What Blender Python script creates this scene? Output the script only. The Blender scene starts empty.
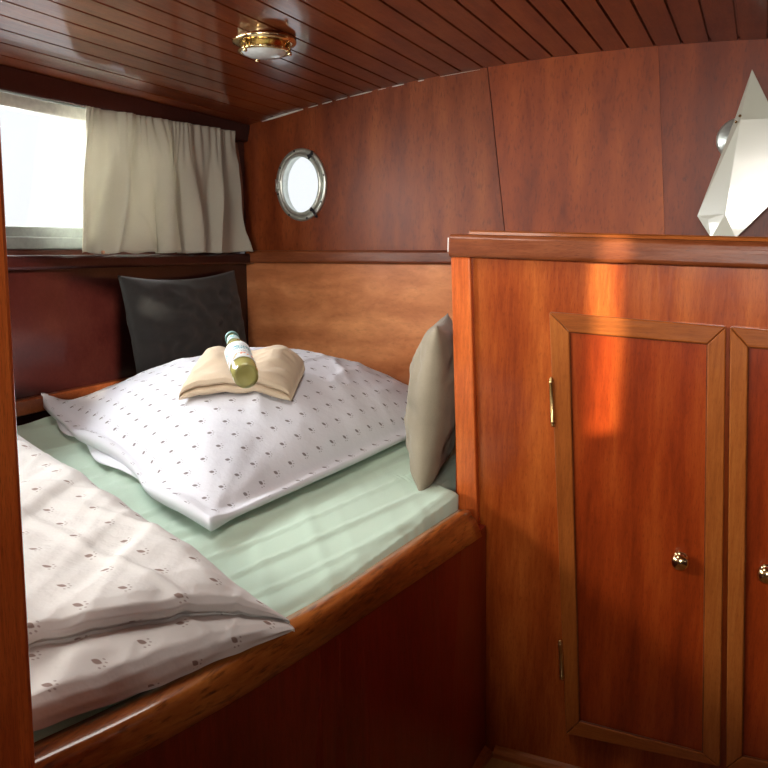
import bpy, bmesh, math, random
from mathutils import Vector, Matrix, noise
random.seed(7)
C = bpy.context.scene.collection
PI = math.pi

# ------------------------------------------------------------------ camera, world, light, exposure
H = 1.25
F_PX = 800.0
PITCH = math.radians(9.5)
YAW = math.radians(25)
cam_d = bpy.data.cameras.new('camera')
cam_d.sensor_width = 36
cam_d.lens = 36 * F_PX / 768
cam_d.clip_start = 0.02
cam = bpy.data.objects.new('camera', cam_d)
C.objects.link(cam)
cam.location = (0, 0, H)
cam.rotation_euler = (PI / 2 - PITCH, 0, YAW)
bpy.context.scene.camera = cam

SC = bpy.context.scene
SC.view_settings.view_transform = 'Standard'
SC.view_settings.look = 'None'
SC.view_settings.gamma = 1
SC.view_settings.exposure = 0.0
w = bpy.data.worlds.new('sky')
SC.world = w
w.use_nodes = True
bg = w.node_tree.nodes['Background']
bg.inputs[0].default_value = (0.93, 0.97, 1.0, 1)
bg.inputs[1].default_value = 1.15

def area(name, loc, target, sx, sy, power, col):
    d = bpy.data.lights.new(name, 'AREA')
    d.shape = 'RECTANGLE'; d.size = sx; d.size_y = sy
    d.energy = power; d.color = col
    o = bpy.data.objects.new(name, d); C.objects.link(o)
    o.location = loc
    v = Vector(target) - Vector(loc)
    o.rotation_euler = v.to_track_quat('-Z', 'Y').to_euler()
    return o
# daylight in the hull windows and in the companionway behind the camera
area('daylight_window', (-2.25, 1.45, 1.62), (-0.9, 1.5, 1.1), 1.2, 0.55, 50, (0.93, 0.97, 1.0))
area('daylight_side_window', (-2.25, 0.1, 1.6), (-0.2, 1.5, 1.0), 1.3, 0.5, 66, (1.0, 0.96, 0.9))
area('daylight_companionway', (0.15, -2.3, 1.75), (-0.3, 1.6, 1.3), 1.0, 0.5, 95, (1.0, 0.93, 0.85))
area('added_overhead_fill', (-0.80, 1.22, 1.845), (-0.85, 1.25, 0.9), 0.42, 0.45, 5.2, (1.0, 0.96, 0.9))  # added lamp under the closed deckhead, lifts the cupboard top and bed
sun_d = bpy.data.lights.new('sun', 'SUN')
sun_d.energy = 9; sun_d.angle = math.radians(0.9); sun_d.color = (1.0, 0.9, 0.75)
sun = bpy.data.objects.new('sun', sun_d); C.objects.link(sun)
SUN = Vector((-0.62, 0.78, -0.17)).normalized()
sun.rotation_euler = SUN.to_track_quat('-Z', 'Y').to_euler()

# ------------------------------------------------------------------ measuring helpers
_R = Matrix.Rotation(YAW, 3, 'Z') @ Matrix.Rotation(PI / 2 - PITCH, 3, 'X')
def at(x, y, **k):
    """point on the real plane X=, Y= or Z= seen in the given direction"""
    d = _R @ Vector(((x - 384) / F_PX, (384 - y) / F_PX, -1))
    (ax, v), = k.items()
    i = 'XYZ'.index(ax)
    o = Vector((0, 0, H))
    return o + d * ((v - o[i]) / d[i])

def lerp(a, b, t): return a + (b - a) * t
def smooth(a, b, x):
    t = max(0.0, min(1.0, (x - a) / (b - a)))
    return t * t * (3 - 2 * t)
def nz(x, y, z=0.0): return noise.noise(Vector((x, y, z)))

# ------------------------------------------------------------------ node helpers
def new_mat(name):
    m = bpy.data.materials.new(name)
    m.use_nodes = True
    nt = m.node_tree
    return m, nt, nt.nodes['Principled BSDF']
def setin(node, sock, val, nt):
    if isinstance(val, (int, float, tuple)):
        node.inputs[sock].default_value = val
    else:
        nt.links.new(val, node.inputs[sock])
def mth(nt, op, a, b=0.0, c=None, clamp=False):
    n = nt.nodes.new('ShaderNodeMath'); n.operation = op; n.use_clamp = clamp
    setin(n, 0, a, nt); setin(n, 1, b, nt)
    if c is not None: setin(n, 2, c, nt)
    return n.outputs[0]
def ramp(nt, fac, stops):
    n = nt.nodes.new('ShaderNodeValToRGB')
    e = n.color_ramp.elements
    while len(e) < len(stops): e.new(0.5)
    for k, (p, c) in enumerate(stops):
        e[k].position = p; e[k].color = (*c, 1)
    nt.links.new(fac, n.inputs[0])
    return n.outputs[0]
def texco(nt, out, scale=(1, 1, 1), rot=(0, 0, 0), loc=(0, 0, 0)):
    t = nt.nodes.new('ShaderNodeTexCoord')
    mp = nt.nodes.new('ShaderNodeMapping')
    nt.links.new(t.outputs[out], mp.inputs[0])
    mp.inputs['Scale'].default_value = scale
    mp.inputs['Rotation'].default_value = rot
    mp.inputs['Location'].default_value = loc
    return mp.outputs[0]
def noise_tex(nt, vec, scale, detail=4, rough=0.5, dist=0.0):
    n = nt.nodes.new('ShaderNodeTexNoise')
    nt.links.new(vec, n.inputs['Vector'])
    n.inputs['Scale'].default_value = scale
    n.inputs['Detail'].default_value = detail
    n.inputs['Roughness'].default_value = rough
    n.inputs['Distortion'].default_value = dist
    return n.outputs[0]
def bump(nt, h, strength, dist, normal_in):
    b = nt.nodes.new('ShaderNodeBump')
    b.inputs['Strength'].default_value = strength
    b.inputs['Distance'].default_value = dist
    nt.links.new(h, b.inputs['Height'])
    nt.links.new(b.outputs[0], normal_in)
def mixc(nt, fac, a, b, mode='MIX'):
    n = nt.nodes.new('ShaderNodeMix'); n.data_type = 'RGBA'; n.blend_type = mode
    setin(n, 0, fac, nt); setin(n, 6, a, nt); setin(n, 7, b, nt)
    return n.outputs[2]

def wood(name, dark, mid, light, axis='Z', stretch=9.0, scale=5.0, rough=0.3, coat=0.5, rot=(0, 0, 0), seed=0.0, figure=0.5, coat_rough=0.12, streak=0.5, pore=9.0):
    m, nt, p = new_mat(name)
    s = [stretch, stretch, stretch]; s['XYZ'.index(axis)] = 1.0
    v = texco(nt, 'Object', tuple(s), rot, (seed, seed * 1.7, seed * 0.6))
    fine = noise_tex(nt, v, scale * 2.2, 7, 0.62, 0.3)
    s2 = [2.2, 2.2, 2.2]; s2['XYZ'.index(axis)] = 0.6
    v2 = texco(nt, 'Object', tuple(s2), rot, (seed * 2 + 3, seed, 1))
    wv = nt.nodes.new('ShaderNodeTexWave')
    wv.wave_type = 'BANDS'; wv.bands_direction = {'Z': 'X', 'X': 'Z', 'Y': 'X'}[axis]
    wv.wave_profile = 'TRI'
    nt.links.new(v2, wv.inputs[0])
    wv.inputs['Scale'].default_value = 1.1; wv.inputs['Distortion'].default_value = 9.0
    wv.inputs['Detail'].default_value = 3.0; wv.inputs['Detail Scale'].default_value = 0.9
    blot = noise_tex(nt, v2, 2.0, 3, 0.5, 0.6)
    f = mth(nt, 'MULTIPLY', fine, 0.42)
    f = mth(nt, 'ADD', f, mth(nt, 'MULTIPLY', wv.outputs[0], 0.16 * figure))
    f = mth(nt, 'ADD', f, mth(nt, 'MULTIPLY', blot, 0.54))
    col = ramp(nt, f, [(0.34, dark), (0.54, mid), (0.76, light)])
    pore_v = texco(nt, 'Object', tuple(x * 3 for x in s), rot)
    pores = noise_tex(nt, pore_v, scale * pore / 2, 3, 0.6)
    pf = mth(nt, 'MULTIPLY', mth(nt, 'SUBTRACT', 0.47, pores), 5.0, clamp=True)
    pf = mth(nt, 'MULTIPLY', pf, streak)
    col = mixc(nt, pf, col, tuple(x * 0.35 for x in dark) + (1,))
    nt.links.new(col, p.inputs['Base Color'])
    p.inputs['Roughness'].default_value = rough
    p.inputs['Coat Weight'].default_value = coat
    p.inputs['Coat Roughness'].default_value = coat_rough
    p.inputs['Specular IOR Level'].default_value = 0.25
    lowv = texco(nt, 'Object', (1, 1, 1))
    hh = mth(nt, 'ADD', mth(nt, 'MULTIPLY', fine, 0.25), noise_tex(nt, lowv, 7, 2))
    bump(nt, hh, 0.10, 0.02, p.inputs['Normal'])
    return m

MAHOG_V = wood('mahogany_upright', (0.1698, 0.0208, 0.0031), (0.3475, 0.0611, 0.0082), (0.5496, 0.1365, 0.0224), 'Z', figure=1.0)
MAHOG_P = wood('mahogany_door_panel', (0.1806, 0.0195, 0.0025), (0.3196, 0.0414, 0.0051), (0.4586, 0.0852, 0.0119), 'Z', seed=4.2, figure=1.2)
MAHOG_X = wood('mahogany_lengthways', (0.10, 0.02, 0.006), (0.2, 0.05, 0.015), (0.32, 0.10, 0.035), 'X', seed=2)
MAHOG_Y = wood('mahogany_fore_aft', (0.07, 0.018, 0.009), (0.13, 0.034, 0.018), (0.2, 0.06, 0.03), 'Y', seed=6)
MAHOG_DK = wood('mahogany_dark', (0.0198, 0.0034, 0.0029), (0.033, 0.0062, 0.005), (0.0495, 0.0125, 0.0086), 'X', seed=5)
MAHOG_DZ = wood('mahogany_bed_side', (0.1485, 0.0113, 0.0054), (0.2376, 0.0194, 0.009), (0.3366, 0.0356, 0.0144), 'Z', seed=5)
FRAME_V = wood('iroko_upright', (0.224, 0.0522, 0.0084), (0.3808, 0.1045, 0.0175), (0.5152, 0.171, 0.035), 'Z', seed=1, stretch=14)
FRAME_X = wood('iroko_lengthways', (0.224, 0.0522, 0.0084), (0.3808, 0.1045, 0.0175), (0.5152, 0.171, 0.035), 'X', seed=1, stretch=14)
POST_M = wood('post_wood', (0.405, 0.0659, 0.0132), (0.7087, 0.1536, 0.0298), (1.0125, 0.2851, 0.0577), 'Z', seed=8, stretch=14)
RAIL_M = wood('rail_oak', (0.1215, 0.0261, 0.006), (0.378, 0.1087, 0.0192), (0.594, 0.2248, 0.048), 'Y', seed=3, scale=7, stretch=7, figure=1.3, streak=0.85, pore=1.6, coat=0.9, coat_rough=0.1, rot=(0, 0, math.radians(9)))
BULK_A = wood('bulkhead_wood_left', (0.1296, 0.0205, 0.0042), (0.2397, 0.0483, 0.0101), (0.3758, 0.0976, 0.0228), 'Z', seed=9, stretch=4, scale=3, figure=0.8, coat=0.15, coat_rough=0.35, rough=0.45)  # panel's own tone, darkened further to carry the shade at the left end
BULK_B = wood('bulkhead_wood_middle', (0.1631, 0.0243, 0.0027), (0.2885, 0.0503, 0.006), (0.4265, 0.0934, 0.012), 'Z', seed=12, stretch=4, scale=3, figure=0.8, coat=0.15, coat_rough=0.35, rough=0.45)
BULK_C = wood('bulkhead_wood_right', (0.1091, 0.0145, 0.0024), (0.1817, 0.0275, 0.0046), (0.2785, 0.0501, 0.0085), 'Z', seed=15, stretch=4, scale=3, figure=0.8, coat=0.15, coat_rough=0.35, rough=0.45)
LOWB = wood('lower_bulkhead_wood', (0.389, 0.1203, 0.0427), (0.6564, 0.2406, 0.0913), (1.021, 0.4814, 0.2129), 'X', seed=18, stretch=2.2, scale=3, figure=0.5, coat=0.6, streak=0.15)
CEIL_M = wood('ceiling_boards', (0.1156, 0.019, 0.0054), (0.2176, 0.0462, 0.0122), (0.34, 0.0952, 0.0272), 'Y', seed=21, stretch=9, scale=4, figure=0.4, coat=0.8, coat_rough=0.09)
PINE = wood('ochre_floor_wood', (0.24, 0.10, 0.03), (0.36, 0.17, 0.05), (0.46, 0.24, 0.08), 'Y', seed=25, coat=0.2)

def plain(name, col, rough=0.5, metal=0.0, **k):
    m, nt, p = new_mat(name)
    v = texco(nt, 'Object')
    n = noise_tex(nt, v, 60, 3)
    c = ramp(nt, n, [(0.3, tuple(x * 0.88 for x in col)), (0.7, tuple(min(1, x * 1.08) for x in col))])
    nt.links.new(c, p.inputs['Base Color'])
    p.inputs['Roughness'].default_value = rough
    p.inputs['Metallic'].default_value = metal
    for a, b in k.items(): p.inputs[a.replace('_', ' ')].default_value = b
    return m
BRASS = plain('polished_brass', (0.82, 0.64, 0.34), 0.16, 1.0)
BRASS_D = plain('aged_brass', (0.62, 0.43, 0.18), 0.3, 1.0)
NICKEL = plain('nickel', (0.66, 0.70, 0.64), 0.32, 0.75)
DARKMET = plain('dark_metal', (0.05, 0.05, 0.06), 0.4, 0.8)
WHITEFR = plain('window_frame_paint', (0.62, 0.60, 0.52), 0.4)
GREYFR = plain('window_track_grey', (0.30, 0.34, 0.31), 0.35)
GLOBE = plain('opal_glass', (0.72, 0.75, 0.72), 0.12, 0.0, Coat_Weight=0.6)
BEAD_WHITE = plain('bead_white', (0.85, 0.82, 0.76), 0.5)
DARKGAP = plain('dark_gap', (0.012, 0.006, 0.005), 0.8)
PINKTAB = plain('pale_wooden_toggle', (0.55, 0.28, 0.16), 0.5)

def cloth(name, col, var=0.08, scale=900, rough=0.9, transl=0.0, col2=None, big=6.0):
    m, nt, p = new_mat(name)
    v = texco(nt, 'UV')
    n1 = noise_tex(nt, v, big, 3)
    weave_a = noise_tex(nt, texco(nt, 'UV', (1, 12, 1)), scale * 0.12, 2)
    weave_b = noise_tex(nt, texco(nt, 'UV', (12, 1, 1)), scale * 0.12, 2)
    wsum = mth(nt, 'ADD', weave_a, weave_b)
    f = mth(nt, 'ADD', mth(nt, 'MULTIPLY', n1, 0.5), mth(nt, 'MULTIPLY', wsum, 0.25))
    c2 = col2 or tuple(min(1, x * (1 + var)) for x in col)
    c = ramp(nt, f, [(0.35, tuple(x * (1 - var) for x in col)), (0.65, c2)])
    nt.links.new(c, p.inputs['Base Color'])
    p.inputs['Roughness'].default_value = rough
    p.inputs['Specular IOR Level'].default_value = 0.15
    p.inputs['Sheen Weight'].default_value = 0.15
    bump(nt, wsum, 0.25, 0.0012, p.inputs['Normal'])
    if transl > 0:
        tr = nt.nodes.new('ShaderNodeBsdfTranslucent')
        nt.links.new(c, tr.inputs[0])
        mx = nt.nodes.new('ShaderNodeMixShader')
        mx.inputs[0].default_value = transl
        nt.links.new(p.outputs[0], mx.inputs[1]); nt.links.new(tr.outputs[0], mx.inputs[2])
        nt.links.new(mx.outputs[0], nt.nodes['Material Output'].inputs[0])
    return m
SHEET = cloth('mint_sheet', (0.56, 0.72, 0.58), 0.05, big=3, rough=0.7)
CURTAIN = cloth('curtain_linen', (0.60, 0.57, 0.47), 0.06, transl=0.30)
LINING = cloth('curtain_lining', (0.50, 0.26, 0.15), 0.06, transl=0.2)
DKCUSH = cloth('charcoal_weave', (0.045, 0.045, 0.043), 0.15, big=12)
BEIGE = cloth('taupe_velvet', (0.29, 0.245, 0.175), 0.12, big=12, rough=0.8)
TOWEL = cloth('beige_terry', (0.66, 0.53, 0.38), 0.06, scale=500, big=20)

def paws(name, base, pitch, vp, ink=(0.23, 0.14, 0.11), size=1.0, flip=False):
    """white cotton with a staggered print of small paw marks, in metres of cloth"""
    m, nt, p = new_mat(name)
    sep = nt.nodes.new('ShaderNodeSeparateXYZ')
    nt.links.new(texco(nt, 'UV'), sep.inputs[0])
    u, v = sep.outputs[0], sep.outputs[1]
    def lattice(off):
        off += 0.25
        x = mth(nt, 'ADD', mth(nt, 'DIVIDE', u, pitch), off)
        y = mth(nt, 'ADD', mth(nt, 'DIVIDE', v, vp), off)
        x = mth(nt, 'MULTIPLY', mth(nt, 'SUBTRACT', mth(nt, 'FRACT', x), 0.5), pitch)
        y = mth(nt, 'MULTIPLY', mth(nt, 'SUBTRACT', mth(nt, 'FRACT', y), 0.5), vp)
        if flip: x = mth(nt, 'MULTIPLY', x, -1.0)
        # pad: a leaf shape |y|/b + (x/a)^2 < 1
        a, b = 0.0078 * size, 0.0046 * size
        xa = mth(nt, 'DIVIDE', x, a)
        d = mth(nt, 'ADD', mth(nt, 'DIVIDE', mth(nt, 'ABSOLUTE', y), b), mth(nt, 'MULTIPLY', xa, xa))
        r = mth(nt, 'MULTIPLY', mth(nt, 'MULTIPLY', mth(nt, 'SUBTRACT', 1.0, d), 3.0, clamp=True), 0.85)
        for (tx, ty) in ((0.0065, 0.0078), (0.0110, 0.0030), (0.0110, -0.0034), (0.0065, -0.0080)):
            dx = mth(nt, 'DIVIDE', mth(nt, 'SUBTRACT', x, tx * size), 0.0024 * size)
            dy = mth(nt, 'DIVIDE', mth(nt, 'SUBTRACT', y, ty * size), 0.0015 * size)
            q = mth(nt, 'SUBTRACT', 1.0, mth(nt, 'ADD', mth(nt, 'MULTIPLY', dx, dx), mth(nt, 'MULTIPLY', dy, dy)))
            r = mth(nt, 'MAXIMUM', r, mth(nt, 'MULTIPLY', mth(nt, 'MULTIPLY', q, 2.0, clamp=True), 0.55))
        return r
    f = mth(nt, 'MAXIMUM', lattice(0.0), lattice(0.5))
    c = mixc(nt, f, (*base, 1), (*ink, 1))
    nt.links.new(c, p.inputs['Base Color'])
    p.inputs['Roughness'].default_value = 0.85
    p.inputs['Specular IOR Level'].default_value = 0.15
    wn = noise_tex(nt, texco(nt, 'UV'), 14, 4, 0.6)
    bump(nt, wn, 0.35, 0.012, p.inputs['Normal'])
    return m
PAW_D = paws('duvet_paw_print', (0.74, 0.72, 0.69), 0.084, 0.106)
PAW_P = paws('pillow_paw_print', (0.76, 0.77, 0.82), 0.066, 0.084, ink=(0.16, 0.13, 0.13), size=1.0)
WHITE_C = cloth('plain_white_cotton', (0.78, 0.80, 0.85), 0.03)

# ------------------------------------------------------------------ mesh helpers
def link(name, bm, mat, parent=None, smooth_=False, bevel=0.0, seg=2):
    me = bpy.data.meshes.new(name)
    bmesh.ops.recalc_face_normals(bm, faces=bm.faces)
    bm.to_mesh(me); bm.free()
    for mm in (mat if isinstance(mat, (list, tuple)) else [mat]): me.materials.append(mm)
    if smooth_:
        for f in me.polygons: f.use_smooth = True
    o = bpy.data.objects.new(name, me); C.objects.link(o)
    if parent is not None:
        o.parent = parent
        o.location = -parent.location if False else (0, 0, 0)
        me.transform(Matrix.Translation(-world_of(parent)))
    if bevel > 0:
        b = o.modifiers.new('bevel', 'BEVEL'); b.width = bevel; b.segments = seg; b.limit_method = 'ANGLE'
        b.angle_limit = math.radians(35)
        b.harden_normals = False
    return o
def world_of(o):
    v = Vector((0, 0, 0))
    while o is not None:
        v += o.location; o = o.parent
    return v
def thing(name, label, cat, loc, group=None):
    o = bpy.data.objects.new(name, None); C.objects.link(o)
    o.location = loc; o.empty_display_size = 0.05
    tag(o, label, cat, group); return o
def tag(o, label, cat, group=None):
    o['label'] = label; o['category'] = cat
    if group: o['group'] = group
    return o
def struct(o, label, cat):
    o['kind'] = 'structure'; tag(o, label, cat); return o
def box(bm, lo, hi):
    x0, y0, z0 = lo; x1, y1, z1 = hi
    v = [bm.verts.new(c) for c in ((x0,y0,z0),(x1,y0,z0),(x1,y1,z0),(x0,y1,z0),(x0,y0,z1),(x1,y0,z1),(x1,y1,z1),(x0,y1,z1))]
    for f in ((0,3,2,1),(4,5,6,7),(0,1,5,4),(1,2,6,5),(2,3,7,6),(3,0,4,7)): bm.faces.new([v[i] for i in f])
def prism(bm, pts, off):
    """polygon pts (3D, in order) extruded by the vector off"""
    off = Vector(off)
    a = [bm.verts.new(p) for p in pts]; b = [bm.verts.new(Vector(p) + off) for p in pts]
    n = len(pts)
    bm.faces.new(a); bm.faces.new(b[::-1])
    for i in range(n): bm.faces.new((a[i], a[(i+1) % n], b[(i+1) % n], b[i]))
def loft(bm, rings, closed=True, caps=True):
    rs = [[bm.verts.new(p) for p in r] for r in rings]
    n = len(rs[0])
    for a, b in zip(rs, rs[1:]):
        for i in range(n if closed else n - 1):
            bm.faces.new((a[i], a[(i+1) % n], b[(i+1) % n], b[i]))
    if caps and closed:
        bm.faces.new(rs[0]); bm.faces.new(rs[-1][::-1])
    return rs
def tube(bm, pts, r, n=10):
    rings = []
    pts = [Vector(p) for p in pts]
    for i, p in enumerate(pts):
        d = (pts[min(i+1, len(pts)-1)] - pts[max(i-1, 0)]).normalized()
        s = d.orthogonal().normalized() if i == 0 else (s - d * s.dot(d)).normalized()
        t = d.cross(s)
        rr = r[i] if isinstance(r, (list, tuple)) else r
        rings.append([p + (s * math.cos(2*PI*k/n) + t * math.sin(2*PI*k/n)) * rr for k in range(n)])
    loft(bm, rings)
def lathe(bm, o, axis, prof, n=32, sx=1.0):
    """prof: list of (radius, distance along the axis)"""
    axis = Vector(axis).normalized(); o = Vector(o)
    s = axis.orthogonal().normalized(); t = axis.cross(s)
    if abs(axis.z) < 0.5:
        t = Vector((0, 0, 1)); s = t.cross(axis).normalized()
    rings = []
    for r, h in prof:
        rings.append([o + axis * h + (s * math.cos(2*PI*k/n) * sx + t * math.sin(2*PI*k/n)) * max(r, 1e-4) for k in range(n)])
    loft(bm, rings)
def grid(bm, fn, nu, nv, uvfn=None, closed_u=False):
    vs = [[bm.verts.new(fn(i / nu, j / nv)) for j in range(nv + 1)] for i in range(nu + 1)]
    lay = bm.loops.layers.uv.verify()
    for i in range(nu):
        for j in range(nv):
            f = bm.faces.new((vs[i][j], vs[i+1][j], vs[i+1][j+1], vs[i][j+1]))
            if uvfn:
                for l, (a, b) in zip(f.loops, ((i, j), (i+1, j), (i+1, j+1), (i, j+1))):
                    l[lay].uv = uvfn(a / nu, b / nv)
    return vs
def fill_hole_panel(bm, outer, inner, off):
    """flat polygon with an elliptical hole, extruded by off"""
    off = Vector(off)
    def ringedges(pts):
        v = [bm.verts.new(p) for p in pts]
        return v, [bm.edges.new((v[i], v[(i+1) % len(v)])) for i in range(len(v))]
    vo, eo = ringedges(outer); vi, ei = ringedges(inner)
    r = bmesh.ops.triangle_fill(bm, use_beauty=True, edges=eo + ei)
    faces = [g for g in r['geom'] if isinstance(g, bmesh.types.BMFace)]
    e = bmesh.ops.extrude_face_region(bm, geom=faces)
    bmesh.ops.translate(bm, vec=off, verts=[g for g in e['geom'] if isinstance(g, bmesh.types.BMVert)])

# ------------------------------------------------------------------ the room
XL = -1.90          # port hull side
YB = 2.755          # forward bulkhead
YC = 1.785          # cabinet front
XR = 1.0
YR = -1.1
def zc(x): return 1.88 - 0.070 * (x + 0.45) ** 2     # cambered deckhead

# floor
bm = bmesh.new(); box(bm, (XL - 0.1, YR - 0.1, -0.05), (XR + 0.1, YB + 0.1, 0))
fl = link('floor', bm, PINE); struct(fl, 'ochre wooden cabin floor, a corner of it between berth and cupboard', 'floor')

# ceiling: boards with grooves, running fore and aft
bm = bmesh.new()
prof = []
x = XL - 0.12
while x < XR + 0.12:
    PW = 0.066 if x < -1.25 else 0.080
    g = 0.0042
    prof += [(x + g, zc(x)), (x + PW - g, zc(x + PW)), (x + PW - g * 0.5, zc(x + PW) + 0.009), (x + PW + g * 0.5, zc(x + PW) + 0.009)]
    x += PW
top = [(p[0], 1.99) for p in (prof[-1], prof[0])]
ring = prof + top
loft(bm, [[(a, yy, b) for a, b in ring] for yy in (YR - 0.1, YB + 0.1)])
ce = link('ceiling', bm, CEIL_M); struct(ce, 'varnished tongue and groove board ceiling with a gentle camber', 'ceiling')

# forward bulkhead: three plywood panels, the left one with the porthole opening
def bulk_poly(xa_top, xa_bot, xb_top, xb_bot, z0=1.250):
    pts = [Vector((xa_bot, YB, z0)), Vector((xb_bot, YB, z0))]
    n = 12
    for i in range(n + 1):
        xx = lerp(xb_top, xa_top, i / n)
        pts.append(Vector((xx, YB, zc(xx) + 0.014)))
    return pts
s1t, s1b = at(487, 68, Y=YB).x, at(507, 238, Y=YB).x
s2t, s2b = at(658, 45, Y=YB).x, at(666, 238, Y=YB).x
pc = at(302, 185, Y=YB)
PRX, PRZ = 0.101, 0.126          # opening radii
hole = [pc + Vector((math.cos(2*PI*k/48) * PRX * 0.98, 0, math.sin(2*PI*k/48) * PRZ * 0.98)) for k in range(48)]
bm = bmesh.new(); fill_hole_panel(bm, bulk_poly(XL - 0.02, XL - 0.02, s1t - 0.0015, s1b - 0.0015), hole, (0, 0.03, 0))
wb = link('wall_back', bm, BULK_A); struct(wb, 'reddish plywood bulkhead across the far end of the cabin', 'wall')
bm = bmesh.new(); prism(bm, bulk_poly(s1t + 0.0015, s1b + 0.0015, s2t, s2b), (0, 0.03, 0)); link('plywood_panel', bm, BULK_B, wb)
bm = bmesh.new(); prism(bm, bulk_poly(s2t + 0.0008, s2b + 0.0008, XR, XR), (0, 0.03, 0)); link('plywood_panel', bm, BULK_C, wb)
bm = bmesh.new(); prism(bm, bulk_poly(s1t - 0.03, s1b - 0.03, s1t + 0.03, s1b + 0.03), (0, 0.012, 0))
bmesh.ops.translate(bm, vec=(0, 0.031, 0), verts=bm.verts)
link('backing_strip', bm, DARKGAP, wb)
# lower bulkhead, a little inboard, below the ledge
YL = YB - 0.035
bm = bmesh.new(); box(bm, (XL - 0.02, YL, 0.0), (XR, YB + 0.03, 1.200))
lb = link('wainscot_panel', bm, LOWB, wb)

# port side: hull lining with two window openings
WZ0, WZ1 = 1.262, 1.672
W1 = (1.05, 2.25)     # visible window, Y range
W2 = (-0.75, 0.60)
bm = bmesh.new()
TH = 0.035
box(bm, (XL - TH, YR, 1.230), (XL, YB - 0.002, WZ0))
box(bm, (XL - TH, YR, WZ1), (XL, YB - 0.002, zc(XL) + 0.01))
for a, b in ((YR, W2[0]), (W2[1], W1[0]), (W1[1], YB - 0.002)):
    box(bm, (XL - TH, a, WZ0), (XL, b, WZ1))
wl = link('wall_left', bm, MAHOG_Y); struct(wl, 'dark wooden lining of the side with the window', 'wall')
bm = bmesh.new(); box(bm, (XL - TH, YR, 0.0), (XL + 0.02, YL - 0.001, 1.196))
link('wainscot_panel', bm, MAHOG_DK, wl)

# starboard side with an added slot shaping the sun patch, and the after end with the companionway
a_hi = at(607, 255, Y=YC); a_lo = at(607, 432, Y=YC - 0.01)
def back_to_right(p):
    t = (XR - p.x) / -SUN.x
    return p - SUN * t
q0 = back_to_right(at(587, 250, Y=YC)); q1 = back_to_right(at(622, 250, Y=YC))
ys = sorted((q0.y, q1.y)); zt = q0.z + 0.02; zb = back_to_right(a_lo).z
bm = bmesh.new()
TR = 0.012
box(bm, (XR, YR, 0), (XR + TR, ys[0], zc(XR)))
box(bm, (XR, ys[1], 0), (XR + TR, YB + 0.03, zc(XR)))
box(bm, (XR, ys[0], 0), (XR + TR, ys[1], zb))
if zt < zc(XR) - 0.01: box(bm, (XR, ys[0], zt), (XR + TR, ys[1], zc(XR)))
wr = link('wall_right', bm, MAHOG_DK); struct(wr, 'dark wooden lining of the side beyond the cupboard', 'wall')
bm = bmesh.new()
dx0, dx1, dz = -0.45, 0.65, 1.45  # sill raised so that its shadow darkens the lower cupboard
box(bm, (XL, YR - 0.03, 0), (dx0, YR, zc(XL)))
box(bm, (dx1, YR - 0.03, 0), (XR, YR, zc(XR)))
box(bm, (dx0, YR - 0.03, 0), (dx1, YR, dz))
wf = link('wall_front', bm, MAHOG_DK); struct(wf, 'wooden bulkhead behind the viewer with the way out', 'wall')

# window frame and pane
def window(name, y0, y1, label):
    wt = bpy.data.objects.new(name, None); C.objects.link(wt); wt.location = (XL, (y0+y1)/2, WZ0)
    struct(wt, label, 'window')
    bm = bmesh.new()
    xi = XL + 0.006
    box(bm, (XL - 0.03, y0, WZ1 - 0.035), (xi, y1, WZ1 + 0.01))
    box(bm, (XL - 0.03, y0 - 0.02, WZ0), (xi, y0 + 0.03, WZ1))
    box(bm, (XL - 0.03, y1 - 0.03, WZ0), (xi, y1 + 0.02, WZ1))
    link('window_frame', bm, WHITEFR, wt, bevel=0.004)
    bm = bmesh.new()
    box(bm, (XL - 0.03, y0, WZ0 + 0.012), (XL - 0.008, y1, WZ0 + 0.055))
    box(bm, (XL - 0.03, y0, WZ0 - 0.01), (xi + 0.004, y1, WZ0 + 0.026))
    link('window_track', bm, GREYFR, wt, bevel=0.004)
    bm = bmesh.new(); box(bm, (XL - 0.024, y0 + 0.01, WZ0 + 0.02), (XL - 0.020, y1 - 0.01, WZ1 - 0.01))
    link('window_pane', bm, GLASS, wt)
mg, nt, p = new_mat('clear_glass')
p.inputs['Transmission Weight'].default_value = 1.0; p.inputs['Roughness'].default_value = 0.0
p.inputs['IOR'].default_value = 1.45
tb = nt.nodes.new('ShaderNodeBsdfTransparent'); gl = nt.nodes.new('ShaderNodeBsdfGlossy')
gl.inputs['Roughness'].default_value = 0.02
mx = nt.nodes.new('ShaderNodeMixShader'); mx.inputs[0].default_value = 0.06
nt.links.new(tb.outputs[0], mx.inputs[1]); nt.links.new(gl.outputs[0], mx.inputs[2])
nt.links.new(mx.outputs[0], nt.nodes['Material Output'].inputs[0])
GLASS = mg
window('window_1', *W1, 'bright side window with pale frame, half covered by the curtain')
window('window_2', *W2, 'second side window beside the viewer')

# ledges (trim)
bm = bmesh.new(); box(bm, (XL + 0.03, YL - 0.032, 1.200), (-0.66, YB - 0.001, 1.250))
t1 = link('trim_1', bm, MAHOG_X, bevel=0.010, seg=3); struct(t1, 'brown wooden ledge along the far bulkhead', 'ledge')
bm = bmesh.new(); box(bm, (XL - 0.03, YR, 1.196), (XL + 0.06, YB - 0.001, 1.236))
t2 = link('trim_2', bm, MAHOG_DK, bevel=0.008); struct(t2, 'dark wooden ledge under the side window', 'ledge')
# batten along the hull just above the mattress
bm = bmesh.new(); box(bm, (XL + 0.021, 0.2, 0.79), (XL + 0.05, YL - 0.002, 0.835))
t3 = link('trim_3', bm, MAHOG_X, bevel=0.005); struct(t3, 'light brown batten low on the side behind the bed', 'trim')
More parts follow.
